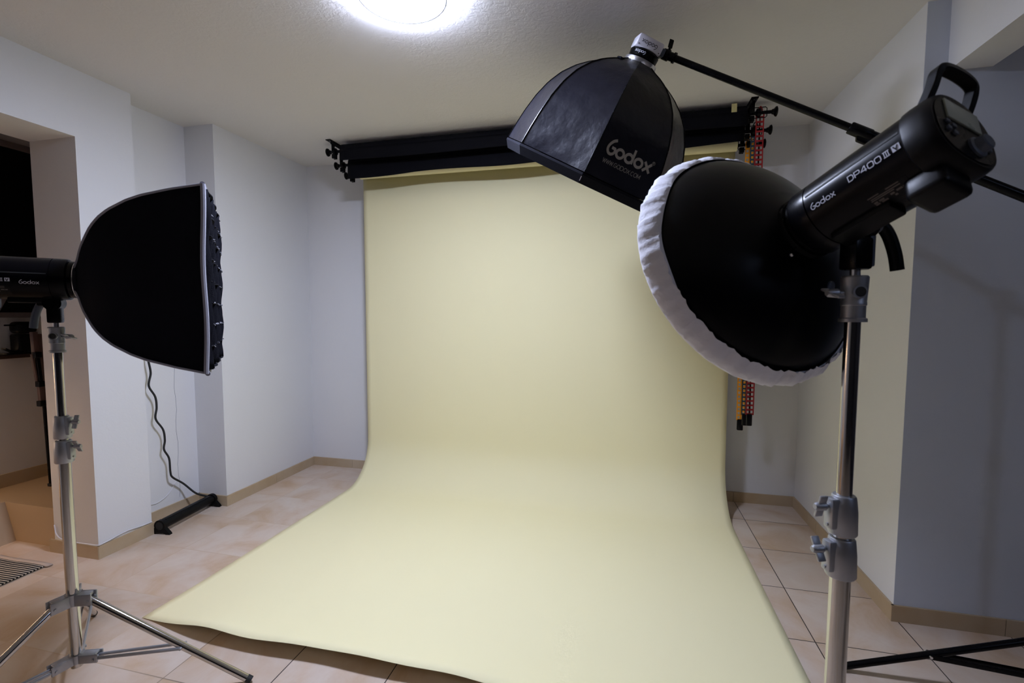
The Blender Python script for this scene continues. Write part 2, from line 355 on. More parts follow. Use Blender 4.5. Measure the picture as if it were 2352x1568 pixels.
# ------------------------------------------------------------------ light stands
def light_stand(base, ztop, legs, kd, label):
    """steel telescopic stand; kd = direction of the wing knobs"""
    b = V(base); t = thing('light_stand', label, 'light stand', b, group='steel light stands')
    Z = lambda z: b+V((0, 0, z)); kd = V(kd).normalized(); side = kd.cross(V((0, 0, 1)))
    MB().cyl(Z(.12), Z(.85), .0175, 32).build('lower_tube', 'steel', t)
    MB().cyl(Z(.845), Z(.945), .0152, 32).build('middle_tube', 'steel', t)
    MB().cyl(Z(.93), Z(ztop-.06), .0130, 32).build('upper_tube', 'steel', t)
    for z0, r1, r2, rot in ((.842, .0262, .0225, .5), (.925, .0245, .0205, -.3)):
        c = MB().lathe(Z(z0), (0, 0, 1), [(0, r1-.002), (.003, r1), (.045, r1-.001), (.073, r2), (.076, r2-.002)], 32)
        c.obox(Z(z0+.042)+kd*(r1*.80), kd, side, (0, 0, 1), (.026, .022, .06), .004)
        col = c.build('clamp_collar', 'alu', t)
        wing(Z(z0+.056)+kd*(r1+.002), kd, side, rot, col)
        MB().cyl(Z(z0+.020)+kd*(r1*.8), Z(z0+.020)+kd*(r1+.010), .003, 10).build('lock_screw', 'alu', col)
    c = MB().lathe(Z(ztop-.085), (0, 0, 1), [(0, .0225), (.006, .0225), (.008, .0195), (.03, .0195), (.031, .0205), (.036, .0205), (.037, .0200), (.060, .0215), (.082, .0225), (.085, .020)], 32)
    rec = c.build('spigot_socket', 'alu', t)
    hd = (V((-b.x, -b.y, 0)).normalized()+side*(.25 if side.dot(V((-b.x, -b.y, 0))) > 0 else -.25)+kd*(-.35)).normalized()
    MB().lathe(Z(ztop-.030)+hd*.0195, hd, [(-.002, .0118), (.0045, .0118), (.0045, .0092)], 24, cap=False).build('hole_rim', 'alu', rec)
    MB().lathe(Z(ztop-.030)+hd*.0185, hd, [(0, .0093), (.0050, .0093)], 24).build('socket_hole', 'rubber', rec)
    wing(Z(ztop-.032)+kd*.022, kd, side, 1.2, rec)
    MB().cyl(Z(ztop-.012), Z(ztop+.022), .0085, 20).build('spigot', 'silver', t)
    # leg yoke, spreader, legs and braces
    def yoke(z, h, r, name):
        y = MB().lathe(Z(z-h/2), (0, 0, 1), [(0, .022), (h, .023)], 32)
        for a in legs:
            d = V((cos(R(a)), sin(R(a)), 0)); s = V((-d.y, d.x, 0))
            for q in (-1, 1): y.obox(Z(z)+d*(r*.62)+s*q*.0145, d, s, (0, 0, 1), (r*.8, .006, h), .002)
            y.obox(Z(z+h*.36)+d*(r*.55), d, s, (0, 0, 1), (r*.72, .030, h*.25), .003)
            y.cyl(Z(z-h*.1)+d*(r*.86)-s*.021, Z(z-h*.1)+d*(r*.86)+s*.021, .0042, 12)
        return y.build(name, 'alu', t)
    yoke(.362, .040, .066, 'leg_yoke'); yoke(.150, .030, .074, 'spreader')
    rf = .565
    for a in legs:
        d = V((cos(R(a)), sin(R(a)), 0)); s = V((-d.y, d.x, 0))
        p0 = Z(.357)+d*.052; p1 = Z(.014)+d*rf
        leg = MB().cyl(p0, p1, .0125, 24).build('leg', 'steel', t)
        u = (p1-p0).normalized()
        MB().cyl(p1-u*.012, p1+u*.006, .0134, 20).build('foot_cap', 'rubber', leg)
        j = p0.lerp(p1, .57); q0 = Z(.148)+d*.062
        br = MB()
        for q in (-1, 1): br.tube([q0+s*q*.0105, q0.lerp(j, .5)+s*q*.013, j+s*q*.0145], .0055, 10)
        br.cyl(j-s*.021, j+s*.021, .0040, 12)
        br.build('brace', 'alu', t)
    return t
def wing(p, d, s, rot, parent):
    p, d = V(p), V(d); up = V((0, 0, 1)); w = (up*cos(rot)+s*sin(rot)); q = d.cross(w)
    k = MB().cyl(p, p+d*.012, .004, 12).lathe(p+d*.010, d, [(0, .006), (.004, .0085), (.020, .0075), (.024, .005)], 16)
    for sg in (1, -1): k.obox(p+d*.021+w*sg*.013, d, q, w, (.016, .005, .020), .002)
    return k.build('wing_knob', 'alu', parent)
SL = V((-1.838, 1.172, 0)); SR = V((.409, 1.016, 0))
light_stand(SL, 1.300, (21, 141, 261), (.97, .20, 0), 'shiny steel light stand at left of the backdrop, carrying the square softbox light')
light_stand(SR, 1.415, (30, 150, 270), (-.93, -.36, 0), 'shiny steel light stand at right, carrying the light with the black dish')

# ------------------------------------------------------------------ studio strobes
def frame(x, upish=(0, 0, 1)):
    x = V(x).normalized(); y = V(upish).cross(x).normalized(); z = x.cross(y); return M((x, y, z)).transposed()
RB = .068
def strobe(ring, axis, post, lever, label, side):
    rot = frame(axis) @ M.Rotation(R(20 if side > 0 else 0), 3, 'X'); t = thing('studio_strobe', label, 'studio light', ring, rot, 'black studio strobes'); m = t.matrix_basis.copy()
    body = MB(m).lathe((0, 0, 0), (-1, 0, 0), [(.012, .060), (.014, .066), (.018, RB), (.050, RB), (.0505, RB-.0022), (.052, RB-.0022), (.0525, RB), (.228, RB)], 96).build('housing', 'body', t)
    fr = MB(m).lathe((.004, 0, 0), (-1, 0, 0), [(0, .050), (0, .057), (.004, .0605), (.014, .061), (.018, .058)], 48); fr.build('front_ring', 'bmetal' if side > 0 else 'bmetal', t)
    # rear shell: rounded, slightly squared at the bottom
    rows = []
    for x, k in ((-.220, 1.0), (-.222, 1.03), (-.240, 1.04), (-.258, 1.03), (-.268, 1.0), (-.272, .965)):
        row = []
        for i in range(56):
            a = 2*pi*i/56; y, z = sin(a), cos(a); e = 2.0 if z > -.2 else 2.7
            rr = 1/(abs(y)**e+abs(z)**e)**(1/e); row.append((x+(.004 if x < -.23 else -.004), y*rr*RB*k, z*rr*RB*k))
        rows.append(row)
    mb = MB(m).grid(rows, closed=True); mb.add(rows[-1], [tuple(range(56))]); rear = mb.build('rear_shell', 'black', t)
    pa = MB(m); sx = lambda z: -.268
    ring_ = [(sx(p[2]*.93)-.0015, p[1]*.93, p[2]*.93) for p in rows[-1]]; pa.add(ring_, [tuple(range(56))]); pa.add([(p[0]+.003, p[1], p[2]) for p in ring_]+ring_, [(i, (i+1) % 56, 56+(i+1) % 56, 56+i) for i in range(56)])
    panel = pa.build('control_panel', 'bmetal', t)
    mp = m @ M.Translation((.004, 0, 0))
    MB(mp).box((-.2762, -.036, .004), (-.273, .036, .044), .0008).build('display', 'lcd', panel)
    for (y, z) in ((.040, -.008), (.028, -.012), (.040, -.022), (.028, -.026), (-.040, -.010), (-.044, -.024)):
        MB(mp).box((-.277, y-.0042, z-.0032), (-.273, y+.0042, z+.0032), .001).build('button', 'grey_plastic', panel)
    MB(mp).lathe((-.273, -.016, -.032), (-1, 0, 0), [(0, .017), (.004, .017), (.006, .0135), (.016, .012), (.0175, .0105)], 32).build('dial', 'grey_plastic', panel)
    # carrying handle above the rear
    path = [(-.246, .041, .046), (-.262, .040, .074), (-.272, .039, .098), (-.277, .030, .107), (-.279, 0, .109), (-.277, -.030, .107), (-.272, -.039, .098), (-.262, -.040, .074), (-.246, -.041, .046)]
    P = spline(path, 5); hb = MB(m); rows = []
    for i, p in enumerate(P):
        tg = (P[min(i+1, len(P)-1)]-P[max(i-1, 0)]).normalized(); xx = V((1, 0, 0)); nn = tg.cross(xx).normalized()
        hw, hx = .0058, .0088
        rows.append([p+xx*(hx*sx)+nn*(hw*sy) for sx, sy in ((-1, -.7), (-.8, -1), (.8, -1), (1, -.7), (1, .7), (.8, 1), (-.8, 1), (-1, .7))])
    hb.grid(rows, closed=True); hb.build('carry_handle', 'black', t)
    # underside: rail and battery block
    MB(m).box((-.165, -.020, -.079), (-.060, .020, -.060), .004).build('mount_rail', 'black', t)
    MB(m).box((-.250, -.032, -.100), (-.192, .032, -.050), .010, 3).build('power_block', 'black', t)
    # side grooves (raised dark strip) and lettering on both sides
    for sd in (1, -1):
        ta = -.42 if (side > 0 and sd > 0) else -.24; th0 = ta+.44; g = MB(m)
        g.grid([[(x, sd*(RB+.0007)*cos(th0+k), (RB+.0007)*sin(th0+k)) for x in (-.056, -.10, -.16, -.222)] for k in (-.028, .028)])
        g.build('seam_groove', 'rubber', body, smooth=0)
        def fn(x, y, off=.0009):        # x from front to rear when sd > 0
            rr = RB+off; X = (-.066-x) if sd > 0 else (-.212+x)
            a = y/RB+ta; return (X, sd*rr*cos(a), rr*sin(a))
        tx = MB(m); W1 = width('Godox', LOGO)*.0122; W2 = width('DP400', TECH)*.0125+.0125*1.1
        if sd > 0: x1, x2 = -.004, .070
        else: x1, x2 = .092, -.012
        write(tx, 'Godox', LOGO, .0122, .0017, fn, x1, -.004)
        y2 = .002
        tx.build('maker_lettering', 'ink', body, smooth=0, normals=False); tx = MB(m)
        x = write(tx, 'DP400', TECH, .0098, .0016, fn, x2, y2, sp=.06)
        x = write(tx, 'III', TECH, .0098, .0014, fn, x+.0012, y2, sp=-.02)
        x += .004                                                       # V knocked out of a rounded plate
        strokes(tx, [[(0, .0053), (.0120, .0053)]], .0106, fn, x, y2, 1, .002)
        tx.build('model_lettering', 'ink', body, smooth=0, normals=False)
        vk = MB(m); strokes(vk, TECH['V'][0], .0019, lambda a, c: fn(a, c, .0014), x+.0026, y2+.0012, .0082); vk.build('lettering_mark', 'black', body, smooth=0, normals=False)
    # rating plate low on the visible side
    sd = side
    pt = -.66 if side > 0 else -.10; px_ = -.142 if side > 0 else -.205
    def fr_(u, v, off=.0007): return (px_-u if sd > 0 else px_+u, sd*(RB+off)*cos(v/RB+pt), (RB+off)*sin(v/RB+pt))
    pl = MB(m); pl.grid([[fr_(u*.062/8, -.055+v*.034/6, .0005) for u in range(9)] for v in range(7)]); plate = pl.build('rating_plate', 'black', body, smooth=0)
    q = MB(m)
    for (u, v, w) in ((.001, -.024, .018), (.030, -.024, .020), (.004, -.028, .046), (.003, -.031, .036), (.004, -.036, .006), (.012, -.036, .008), (.030, -.036, .006), (.040, -.035, .009), (.050, -.035, .006), (.004, -.040, .007), (.014, -.040, .010), (.034, -.041, .004), (.004, -.046, .010)):
        strokes(q, [[(0, 0), (w, 0)]], .0018 if w > .012 else .0034, lambda a, c: fr_(a, c, .0010), u, v, 1, .006)
    q.build('rating_text', 'ink_faint', plate, smooth=0, normals=False)
    q = MB(m); q.grid([[fr_(.002+.004*a, -.052+.004*c, .0011) for a in (0, 1)] for c in (0, 1)]); q.build('warning_mark', 'yellow', plate, smooth=0)
    # tilting bracket (upright on the stand)
    b = V(post); piv = m @ V((-.075 if side < 0 else -.095, 0, -.082)); piv.x, piv.y = b.x, b.y
    if side > 0: piv.z = b.z+.082
    else: piv.z = b.z+.066
    yd = V((m.to_3x3() @ V((0, 1, 0)))); yd.z = 0; yd.normalize(); xd = V((-yd.y, yd.x, 0))
    br = MB().obox(b+V((0, 0, .030)), yd, xd, (0, 0, 1), (.040, .036, .058), .005)
    br.obox(V((b.x, b.y, (b.z+.05+piv.z)/2)), yd, xd, (0, 0, 1), (.030, .030, piv.z-b.z-.03), .006)
    bracket = br.build('tilt_bracket', 'bmetal', t)
    MB().cyl(piv-yd*.026, piv+yd*.026, .024, 32).build('pivot', 'bmetal', bracket)
    dn = m @ V((-.09, 0, -.062)); MB().obox(piv.lerp(dn, .6), m.to_3x3() @ V((1, 0, 0)), m.to_3x3() @ V((0, 1, 0)), m.to_3x3() @ V((0, 0, 1)), (.044, .036, .040), .006).build('pivot_plate', 'black', bracket)
    for s_ in (1,):
        MB().obox(b+V((0, 0, .036))+xd*lever[0]*.0+yd*(-.024*side if side > 0 else .024), yd, xd, (0, 0, 1), (.014, .026, .060), .004).build('umbrella_clip', 'grey_plastic', bracket)
    lv = V(lever); s0 = piv+lv*.028; pts = spline([s0, s0+lv*.016+V((0, 0, -.002)), s0+lv*.030+V((0, 0, -.020)), s0+lv*.042+V((0, 0, -.052)), s0+lv*.048+V((0, 0, -.082))], 5)
    MB().tube(pts, [.011+.0*i for i in range(len(pts))], 14).build('lever', 'black' if side > 0 else 'grey_plastic', bracket)
    MB().cyl(piv+lv*.01, s0+lv*.010, .014, 20).build('lever_hub', 'grey_plastic', bracket)
    return t, m
axL = V((.7425, .6687, -.012)).normalized(); ringL = V((-1.791, 1.208, 1.456))
postL = SL+V((0, 0, 1.312)); postR = SR+V((0, 0, 1.425))
strobe(ringL, axL, postL, V((-.97, -.24, 0)), 'black studio strobe at left edge, pointing right into the square softbox', -1)
nR = V((-.520, .755, -.392)).normalized(); CR = V((.266, 1.208, 1.455)); ringR = CR-nR*.160
strobe(ringR, nR, postR, V((.97, .20, 0)), 'large black studio strobe at right with raised carry handle, fitted to the black dish', 1)

# ------------------------------------------------------------------ square softbox
rotL = frame(axL); sb = thing('square_softbox', 'black square softbox with grey piping and fabric grid, mounted on the left strobe', 'softbox', ringL, rotL)
mL = sb.matrix_basis.copy(); LS, HS = .385, .297
PROF = [(0, .10), (.044, .178), (.099, .33), (.156, .444), (.208, .539), (.275, .628), (.348, .70), (.478, .795), (.584, .852), (.79, .933), (1, 1)]
def prof(t, P=PROF):
    for (a, b), (c, d) in zip(P, P[1:]):
        if t <= c: return b+(d-b)*(t-a)/(c-a)
    return P[-1][1]
ts = [i/36 for i in range(37)]; ts = [0, .008, .016]+ts[1:]
def smoothprof(t): return sum(prof(min(1, max(0, t+d))) for d in (-.012, -.004, .004, .012))/4
sh = MB(mL); NS = 12
rows = []
for t_ in ts:
    h = smoothprof(t_)*HS; row = []
    for k in range(4):
        a0 = pi/4+k*pi/2; c0 = V((cos(a0), sin(a0)))*1.41421*h; c1 = V((cos(a0+pi/2), sin(a0+pi/2)))*1.41421*h
        for i in range(NS):
            q = c0.lerp(c1, i/NS); nrm = (c0+c1).normalized(); q = q-nrm*(.010*sin(pi*i/NS)*sin(pi*min(1, t_)))
            row.append((t_*LS, q.x, q.y))
    rows.append(row)
sh.grid(rows, closed=True); shell = sh.build('shell', 'fabric', sb, smooth=50)
MB(mL).lathe((-.014, 0, 0), (1, 0, 0), [(0, .054), (.004, .0585), (.018, .0585), (.024, .050)], 48).build('speed_ring', 'silver', sb)
for k in range(4):
    a0 = pi/4+k*pi/2; MB(mL).tube([(t_*LS, cos(a0)*1.41421*(smoothprof(t_)*HS+.0015), sin(a0)*1.41421*(smoothprof(t_)*HS+.0015)) for t_ in ts], .0036, 8).build('piping', 'piping', sb)
rim = MB(mL)
c4 = [(1, 1), (-1, 1), (-1, -1), (1, -1)]
for k in range(4):
    (a, b), (c, d) = c4[k], c4[(k+1) % 4]; pts = []
    for i in range(25):
        w = i/24; pts.append((LS+.002+.003*sin(w*9+k), (a+(c-a)*w)*(HS+.003-.006*sin(pi*w)), (b+(d-b)*w)*(HS+.003-.006*sin(pi*w))))
    rim.tube(pts, .0075, 8)
rim.build('rim_piping', 'piping', sb)
gr = MB(mL); G = 8; gh = HS-.012
for k in range(G+1):
    y = -gh+2*gh*k/G; w = .003
    for (dz) in (0, 1):
        n = 24
        rows = []
        for j in range(n+1):
            z = -gh+2*gh*j/n; wob = .002*sin(z*50+k*2); x1 = LS+.020+.004*sin(z*37+k*1.7+dz)
            a = (LS-.03, y+wob, z); b = (x1, y+wob*.3, z)
            if dz: a, b = (a[0], a[2], a[1]), (b[0], b[2], b[1])
            rows.append([a, b])
        gr.grid(rows)
gr.build('fabric_grid', 'fabric', sb, solid=.004)
MB(mL).box((LS-.032, -HS+.02, -HS+.02), (LS-.030, HS-.02, HS-.02)).build('diffuser', 'cloth', sb, 0)
fz = MB(mL)
for i in range(54):         # loose bright threads on the frayed grid edges
    k = random.randrange(1, G); z = -gh+2*gh*k/G; y = random.uniform(-gh, gh); l = random.uniform(.008, .05)
    fz.tube([(LS+.021+.003*random.random(), y, z+random.uniform(-.003, .003)), (LS+.023+.004*random.random(), y+l/2, z+random.uniform(-.004, .004)), (LS+.021, y+l, z+random.uniform(-.003, .003))], .0009, 4)
fo = fz.build('frayed_threads', 'piping', sb); fo['kind'] = 'stuff'

# ------------------------------------------------------------------ beauty dish with cloth cover
rotR = frame(nR); bd = thing('beauty_dish', 'large round black reflector dish with white cloth stretched over its rim', 'light reflector', ringR, rotR); mR = bd.matrix_basis.copy()
D0 = .160; RD = .272
dp = [(0, .062), (.008, .064), (.012, .072), (.016, .092), (.030, .132), (.050, .175), (.075, .214), (.105, .246), (.135, .264), (D0-.004, RD), (D0, RD)]
P2 = spline([(a, b, 0) for a, b in dp[3:]], 4); prof2 = [(a, b) for a, b in dp[:3]]+[(p.x, p.y) for p in P2]
MB(mR).lathe((0, 0, 0), (1, 0, 0), prof2, 96, cap=False).build('bowl', 'dish', bd, solid=.002)
MB(mR).lathe((-.004, 0, 0), (1, 0, 0), [(0, .060), (.002, .0655), (.016, .066), (.018, .064)], 48).build('mount_ring', 'bmetal', bd)
ck = MB(mR); rows = []; n = 240
for j, (x, r) in enumerate(((D0-.050, .2555), (D0-.049, .2590), (D0-.042, .2670), (D0-.030, .2740), (D0-.016, .2815), (D0+.002, .2845), (D0+.012, .2805), (D0+.016, .270), (D0+.018, .20), (D0+.018, .02))):
    row = []
    for i in range(n):
        a = 2*pi*i/n; w = 1 if j < 6 else .15
        wr = w*(.0018*sin(a*61+j*.35*sin(a*3))+.0013*sin(a*97+j*.5)+.0022*sin(a*23+.4*j)) if 0 < j < 8 else 0
        ex = .003*sin(a*2+.8)+.002*sin(a*9)+.020*max(0, -sin(a-.3)) if j < 2 else 0
        r_ = r+wr+ex*.62; row.append((x+ex, r_*cos(a), r_*sin(a)))
    rows.append(row)
ck.grid(rows, closed=True); ck.add(rows[-1], [tuple(range(n))]); ck.build('cloth_cover', 'cloth', bd, smooth=60)
MB(mR).lathe((.0285, -.045, -.118), (-.80, -.20, -.56), [(-.02, .013), (.002, .013), (.004, .011), (.006, .007)], 24).build('knob', 'grey_plastic', bd)
MB(mR).lathe((.012, .055, -.058), (-.5, .6, -.62), [(-.004, .0035), (.003, .0035), (.0045, .002)], 12).build('screw', 'silver', bd)

# ------------------------------------------------------------------ octagonal softbox on the boom
nO = V((-.462, .200, -.864)).normalized(); CO = V((-.190, 2.262, 1.984)); LO = .472; apex = V((.034, 2.166, 2.394))
K0 = V((-.551, 2.192, 2.171))-V((-.179, 2.259, 1.987)); e1 = (K0-nO*K0.dot(nO)).normalized(); e2 = nO.cross(e1)
K2 = V((-.158, 1.853, 1.882))-V((-.179, 2.259, 1.987))
if e2.dot(K2) < 0: e2 = -e2
ob = thing('octagonal_softbox', 'glossy black octagonal softbox hanging from the boom above the backdrop', 'softbox', apex, M((e1, e2, nO)).transposed())
RO = .405
PO = [(0, .17), (.02, .22), (.06, .34), (.12, .48), (.20, .61), (.30, .725), (.42, .815), (.56, .885), (.72, .938), (.86, .972), (1, 1)]
def rib(k, t, off=0): return apex+nO*(t*LO)+(e1*cos(k*pi/4)+e2*sin(k*pi/4))*(sum(prof(min(1, max(0, t+d)), PO) for d in (-.012, 0, .012))/3*RO+off)
TT = [i/30 for i in range(31)]
for k in range(8):
    pm = MB(); rows = []
    cdir = (e1*cos((k+.5)*pi/4)+e2*sin((k+.5)*pi/4))
    for t_ in TT:
        a, b = rib(k, t_), rib(k+1, t_); row = []
        for i in range(11):
            s = i/10; q = a.lerp(b, s)-cdir*(.012*sin(pi*s)*t_)
            if 0 < i < 10 and 0 < t_ < 1: q = q+cdir*(.0022*sin(17*t_+5*s+k)*sin(9*s+3*t_*k))*t_
            row.append(q)
        rows.append(row)
    pm.grid(rows); pm.build('panel', 'nylon', ob, smooth=60)
for k in range(8): MB().tube([rib(k, t_, .0015) for t_ in TT], .0022, 6).build('seam', 'bmetal', ob)
lp = MB(); lp.grid([[CO+nO*d+(e1*cos(k*pi/4)+e2*sin(k*pi/4))*(RO*f_) for k in range(8)] for d, f_ in ((-.001, 1.0), (.008, 1.004), (.040, .955), (.040, .94), (.0, .972))], closed=True)
lp.build('rim_band', 'fabric', ob, smooth=0)
MB().add([CO+nO*.004+(e1*cos(k*pi/4)+e2*sin(k*pi/4))*(RO*.972) for k in range(8)], [tuple(range(8))]).build('diffuser', 'cloth', ob, 0)
for k in (2, 3): MB().obox(CO+(e1*cos(k*pi/4)+e2*sin(k*pi/4))*(RO*1.006)+nO*.022, nO, e1*-sin(k*pi/4)+e2*cos(k*pi/4), e1*cos(k*pi/4)+e2*sin(k*pi/4), (.018, .003, .003)).build('corner_tab', 'white', ob)
def onp(s, t, off=.0035):
    cd = (e1*cos(2.5*pi/4)+e2*sin(2.5*pi/4)); a, b = rib(2, t), rib(3, t); return a.lerp(b, s)-cd*(.012*sin(pi*s)*t)+cd*off+nO*(-off*.2)
def otext(x, y):     # metres along the rim, metres up from the rim
    t = 1-y/.47; wd = .3214*max(.3, prof(t, PO)); return onp(.5+(x-.161)/wd, t)
tx = MB(); write(tx, 'Godox', LOGO, .055, .0105, otext, .050, .094)
tx.build('maker_lettering', 'ink_grey', ob, smooth=0, normals=False)
tx = MB(); write(tx, 'WWW.GODOX.COM', TECH, .0150, .0017, otext, .052, .060, sp=.02)
tx.build('web_lettering', 'ink_grey', ob, smooth=0, normals=False)
tx = MB(); strokes(tx, [arc(0, 0, .0062, .0062, 0, 360, 16)[:-1]+['c']], .0013, otext, .266, .135, 1, .02); strokes(tx, TECH['R'][0], .0011, otext, .2638, .1316, .0068)
tx.build('registered_mark', 'ink_grey', ob, smooth=0, normals=False)
MB().lathe(apex-nO*.018, nO, [(0, .062), (.002, .070), (.014, .070), (.022, .066)], 48).build('speed_ring', 'silver', ob)
for k in (7.3, 1.0, 4.2):   # rib sleeves standing up at the collar
    dr = e1*cos(k*pi/4)+e2*sin(k*pi/4); MB().obox(apex+nO*.020+dr*.098, dr, nO.cross(dr), nO, (.05, .026, .012), .004).build('rib_sleeve', 'fabric', ob)
# the small white light that carries it
a_ = -nO; hb_ = apex+a_*.020
rightd = V((.970, .242, 0)); rx = (rightd-a_*rightd.dot(a_)).normalized(); ry = a_.cross(rx)
if ry.dot(V((0, -1, 0))) < 0: ry = -ry
hd = thing('led_light_head', 'small white box light with black collar on top of the octagonal softbox', 'studio light', hb_, M((rx, ry, a_)).transposed() if rx.cross(ry).dot(a_) > 0 else M((rx, -ry, a_)).transposed())
MB().lathe(hb_, a_, [(0, .056), (.003, .061), (.026, .063), (.033, .058)], 48).build('mount_collar', 'bmetal', hd)
hc_ = hb_+a_*.056+rx*(-.004)
MB().obox(hc_, rx, ry, a_, (.112, .104, .047), .008).build('housing', 'white', hd)
tx = MB(); W = width('Godox', LOGO)*.018
write(tx, 'Godox', LOGO, .018, .0022, lambda x, y: hc_-rx*(x-W/2)-a_*(y-.006)+ry*.0528+rx*(-.004), 0, 0); tx.build('maker_lettering', 'ink_dark', hd, smooth=0, normals=False)
tx = MB(); W3 = width('Godox', LOGO)*.014
write(tx, 'Godox', LOGO, .013, .0018, lambda x, y: hb_+a_*(.022-y)+(ry*cos((x-W3/2)/.066+.55)-rx*sin((x-W3/2)/.066+.55))*.0642, 0, 0); tx.build('collar_lettering', 'ink', hd, smooth=0, normals=False)
for q in (-1, 1): MB().cyl(hc_+rx*q*.046-a_*.016+ry*.050, hc_+rx*q*.046-a_*.016+ry*.0528, .0022, 10).build('screw', 'ink_dark', hd)
yk = MB().obox(hc_+rx*.066, rx, ry, a_, (.016, .06, .03), .004); yk.build('side_mount', 'grey_plastic', hd)

# ------------------------------------------------------------------ boom stand
b0 = hc_+rx*.074+a_*.004; b1 = V((1.291, 2.001, 1.739)); bu = (b1-b0).normalized()
PB = V((1.585, 1.985, 0)); bs = thing('boom_stand', 'tall black boom stand at right edge with long arm reaching over the backdrop', 'boom stand', PB)
tq = (PB.x-b0.x)/bu.x; pv = b0+bu*tq; sj = b0+bu*((.836-b0.x)/bu.x)
arm = MB().cyl(b0+bu*.02, sj, .0135, 24); arm.build('boom_arm', 'bmetal', bs)
MB().cyl(sj, pv+bu*.55, .0165, 24).build('boom_outer_tube', 'bmetal', bs)
MB().lathe(sj-bu*.05, bu, [(0, .019), (.004, .0215), (.075, .0215), (.079, .019), (.12, .0185)], 24).obox(sj+V((0, 0, -.025)), bu, bu.cross(V((0, 0, 1))), V((0, 0, 1)), (.05, .02, .03), .004).build('arm_clamp', 'bmetal', bs)
cl = MB().lathe(b0-bu*.004, bu, [(0, .013), (.004, .021), (.030, .022), (.034, .017), (.050, .017), (.052, .021), (.060, .021), (.062, .0145)], 24).build('tip_clamp', 'bmetal', bs)
uz = V((.25, 0, .97)); kz = MB().cyl(b0+bu*.022, b0+bu*.022+uz*.032, .006, 12).obox(b0+bu*.022+uz*.047, uz, bu, uz.cross(bu), (.034, .020, .008), .003); kz.build('wing_knob', 'bmetal', cl)
MB().cyl(PB+V((0, 0, .06)), PB+V((0, 0, 1.0)), .0175, 24).build('lower_pole', 'bmetal', bs)
MB().cyl(PB+V((0, 0, .95)), pv, .014, 24).build('upper_pole', 'bmetal', bs)
MB().lathe(PB+V((0, 0, .93)), (0, 0, 1), [(0, .024), (.07, .022)], 24).build('pole_collar', 'bmetal', bs)
MB().cyl(pv-V((0, .035, 0)), pv+V((0, .035, 0)), .03, 24).build('boom_pivot', 'bmetal', bs)
ft = V((.80, 1.972, .010)); lt = V((1.571, 1.985, .272))
for ang in (0, 112, 205):
    rm = M.Rotation(R(ang), 4, 'Z'); f0, f1 = PB+rm @ (ft-PB), PB+rm @ (lt-PB)
    lg = MB().cyl(f0, f1, .0125, 20).build('leg', 'bmetal', bs); du = (f0-f1).normalized()
    MB().cyl(f0-du*.02, f0+du*.008, .0145, 16).build('foot_cap', 'rubber', lg)
    j = f0.lerp(f1, .375); k = PB+V((0, 0, .075))+(f0-PB).normalized()*.03; s = (f0-PB).cross(V((0, 0, 1))).normalized(); bb = MB()
    for q in (-1, 1): bb.obox((j+k)/2+s*q*.013, k-j, s, (k-j).cross(s), ((k-j).length, .004, .018), .001)
    bb.build('brace', 'bmetal', bs); MB().cyl(j-s*.019, j+s*.019, .0045, 12).build('rivet', 'silver', bs)
MB().lathe(PB+V((0, 0, .055)), (0, 0, 1), [(0, .03), (.03, .03)], 24).build('spreader', 'bmetal', bs)
MB().lathe(PB+V((0, 0, .255)), (0, 0, 1), [(0, .032), (.04, .03)], 24).build('leg_yoke', 'bmetal', bs)

# ------------------------------------------------------------------ backdrop rolls, hooks, chains
RY = [(3.194, 2.540, .045), (3.297, 2.472, .046), (3.429, 2.435, .036)]
def hook(x, sgn, label):
    t = thing('roller_bracket', label, 'bracket', (x, 3.28, Hc), group='triple roller brackets')
    mb = MB().box((x-.020, 3.115, Hc-.005), (x+.020, 3.50, Hc)); 
    mb.box((x-.003+sgn*.014, 3.13, Hc-.030), (x+.003+sgn*.014, 3.49, Hc-.004)); mb.build('ceiling_plate', 'bmetal', t)
    for (y, z, r) in RY:
        y1 = y
        h = MB().box((x-.013, y1-.006-.012, z-.004), (x+.013, y1-.002-.012, Hc-.004)).box((x-.013, y1-.018, z-.050), (x+.013, y1-.002, z-.018), .002).box((x-.013, y1+.010, z-.05), (x+.013, y1+.016, z-.012))
        h.build('hook', 'bmetal', t)
    MB().cyl((x, 3.145, Hc-.0055), (x, 3.145, Hc-.0075), .004, 12).build('screw', 'silver', t)
    return t
hook(-2.118, 1, 'black triple roller bracket on the ceiling at the left ends of the rolls')
hook(.705, -1, 'black triple roller bracket on the ceiling behind the boom, beside the chains')
XL_, XE = -2.045, .675
def expander(t, y, z, sgn):
    x0 = XL_ if sgn < 0 else XE; ln = .115 if sgn < 0 else .150; d = V((sgn, 0, 0)); p = V((x0, y, z))
    e = MB().cyl(p-d*.02, p+d*ln, .010, 16).lathe(p+d*.052, d, [(0, .012), (.006, .025), (.022, .027), (.030, .016)], 24)
    e.lathe(p+d*(ln-.012), d, [(0, .010), (.002, .014), (.012, .016), (.020, .027), (.027, .029), (.031, .022)], 24)
    ex = e.build('expander_knob', 'bmetal', t)
    if sgn > 0:     # wire guard round the chain wheel
        g = .030; MB().tube([p+V((a, -.004, b)) for a, b in ((.012, g), (.105, g), (.112, g-.007), (.112, -g+.007), (.105, -g), (.012, -g), (.008, -g+.006), (.008, g-.006))], .0026, 6, closed=True).build('wire_guard', 'bmetal', ex)
    return ex
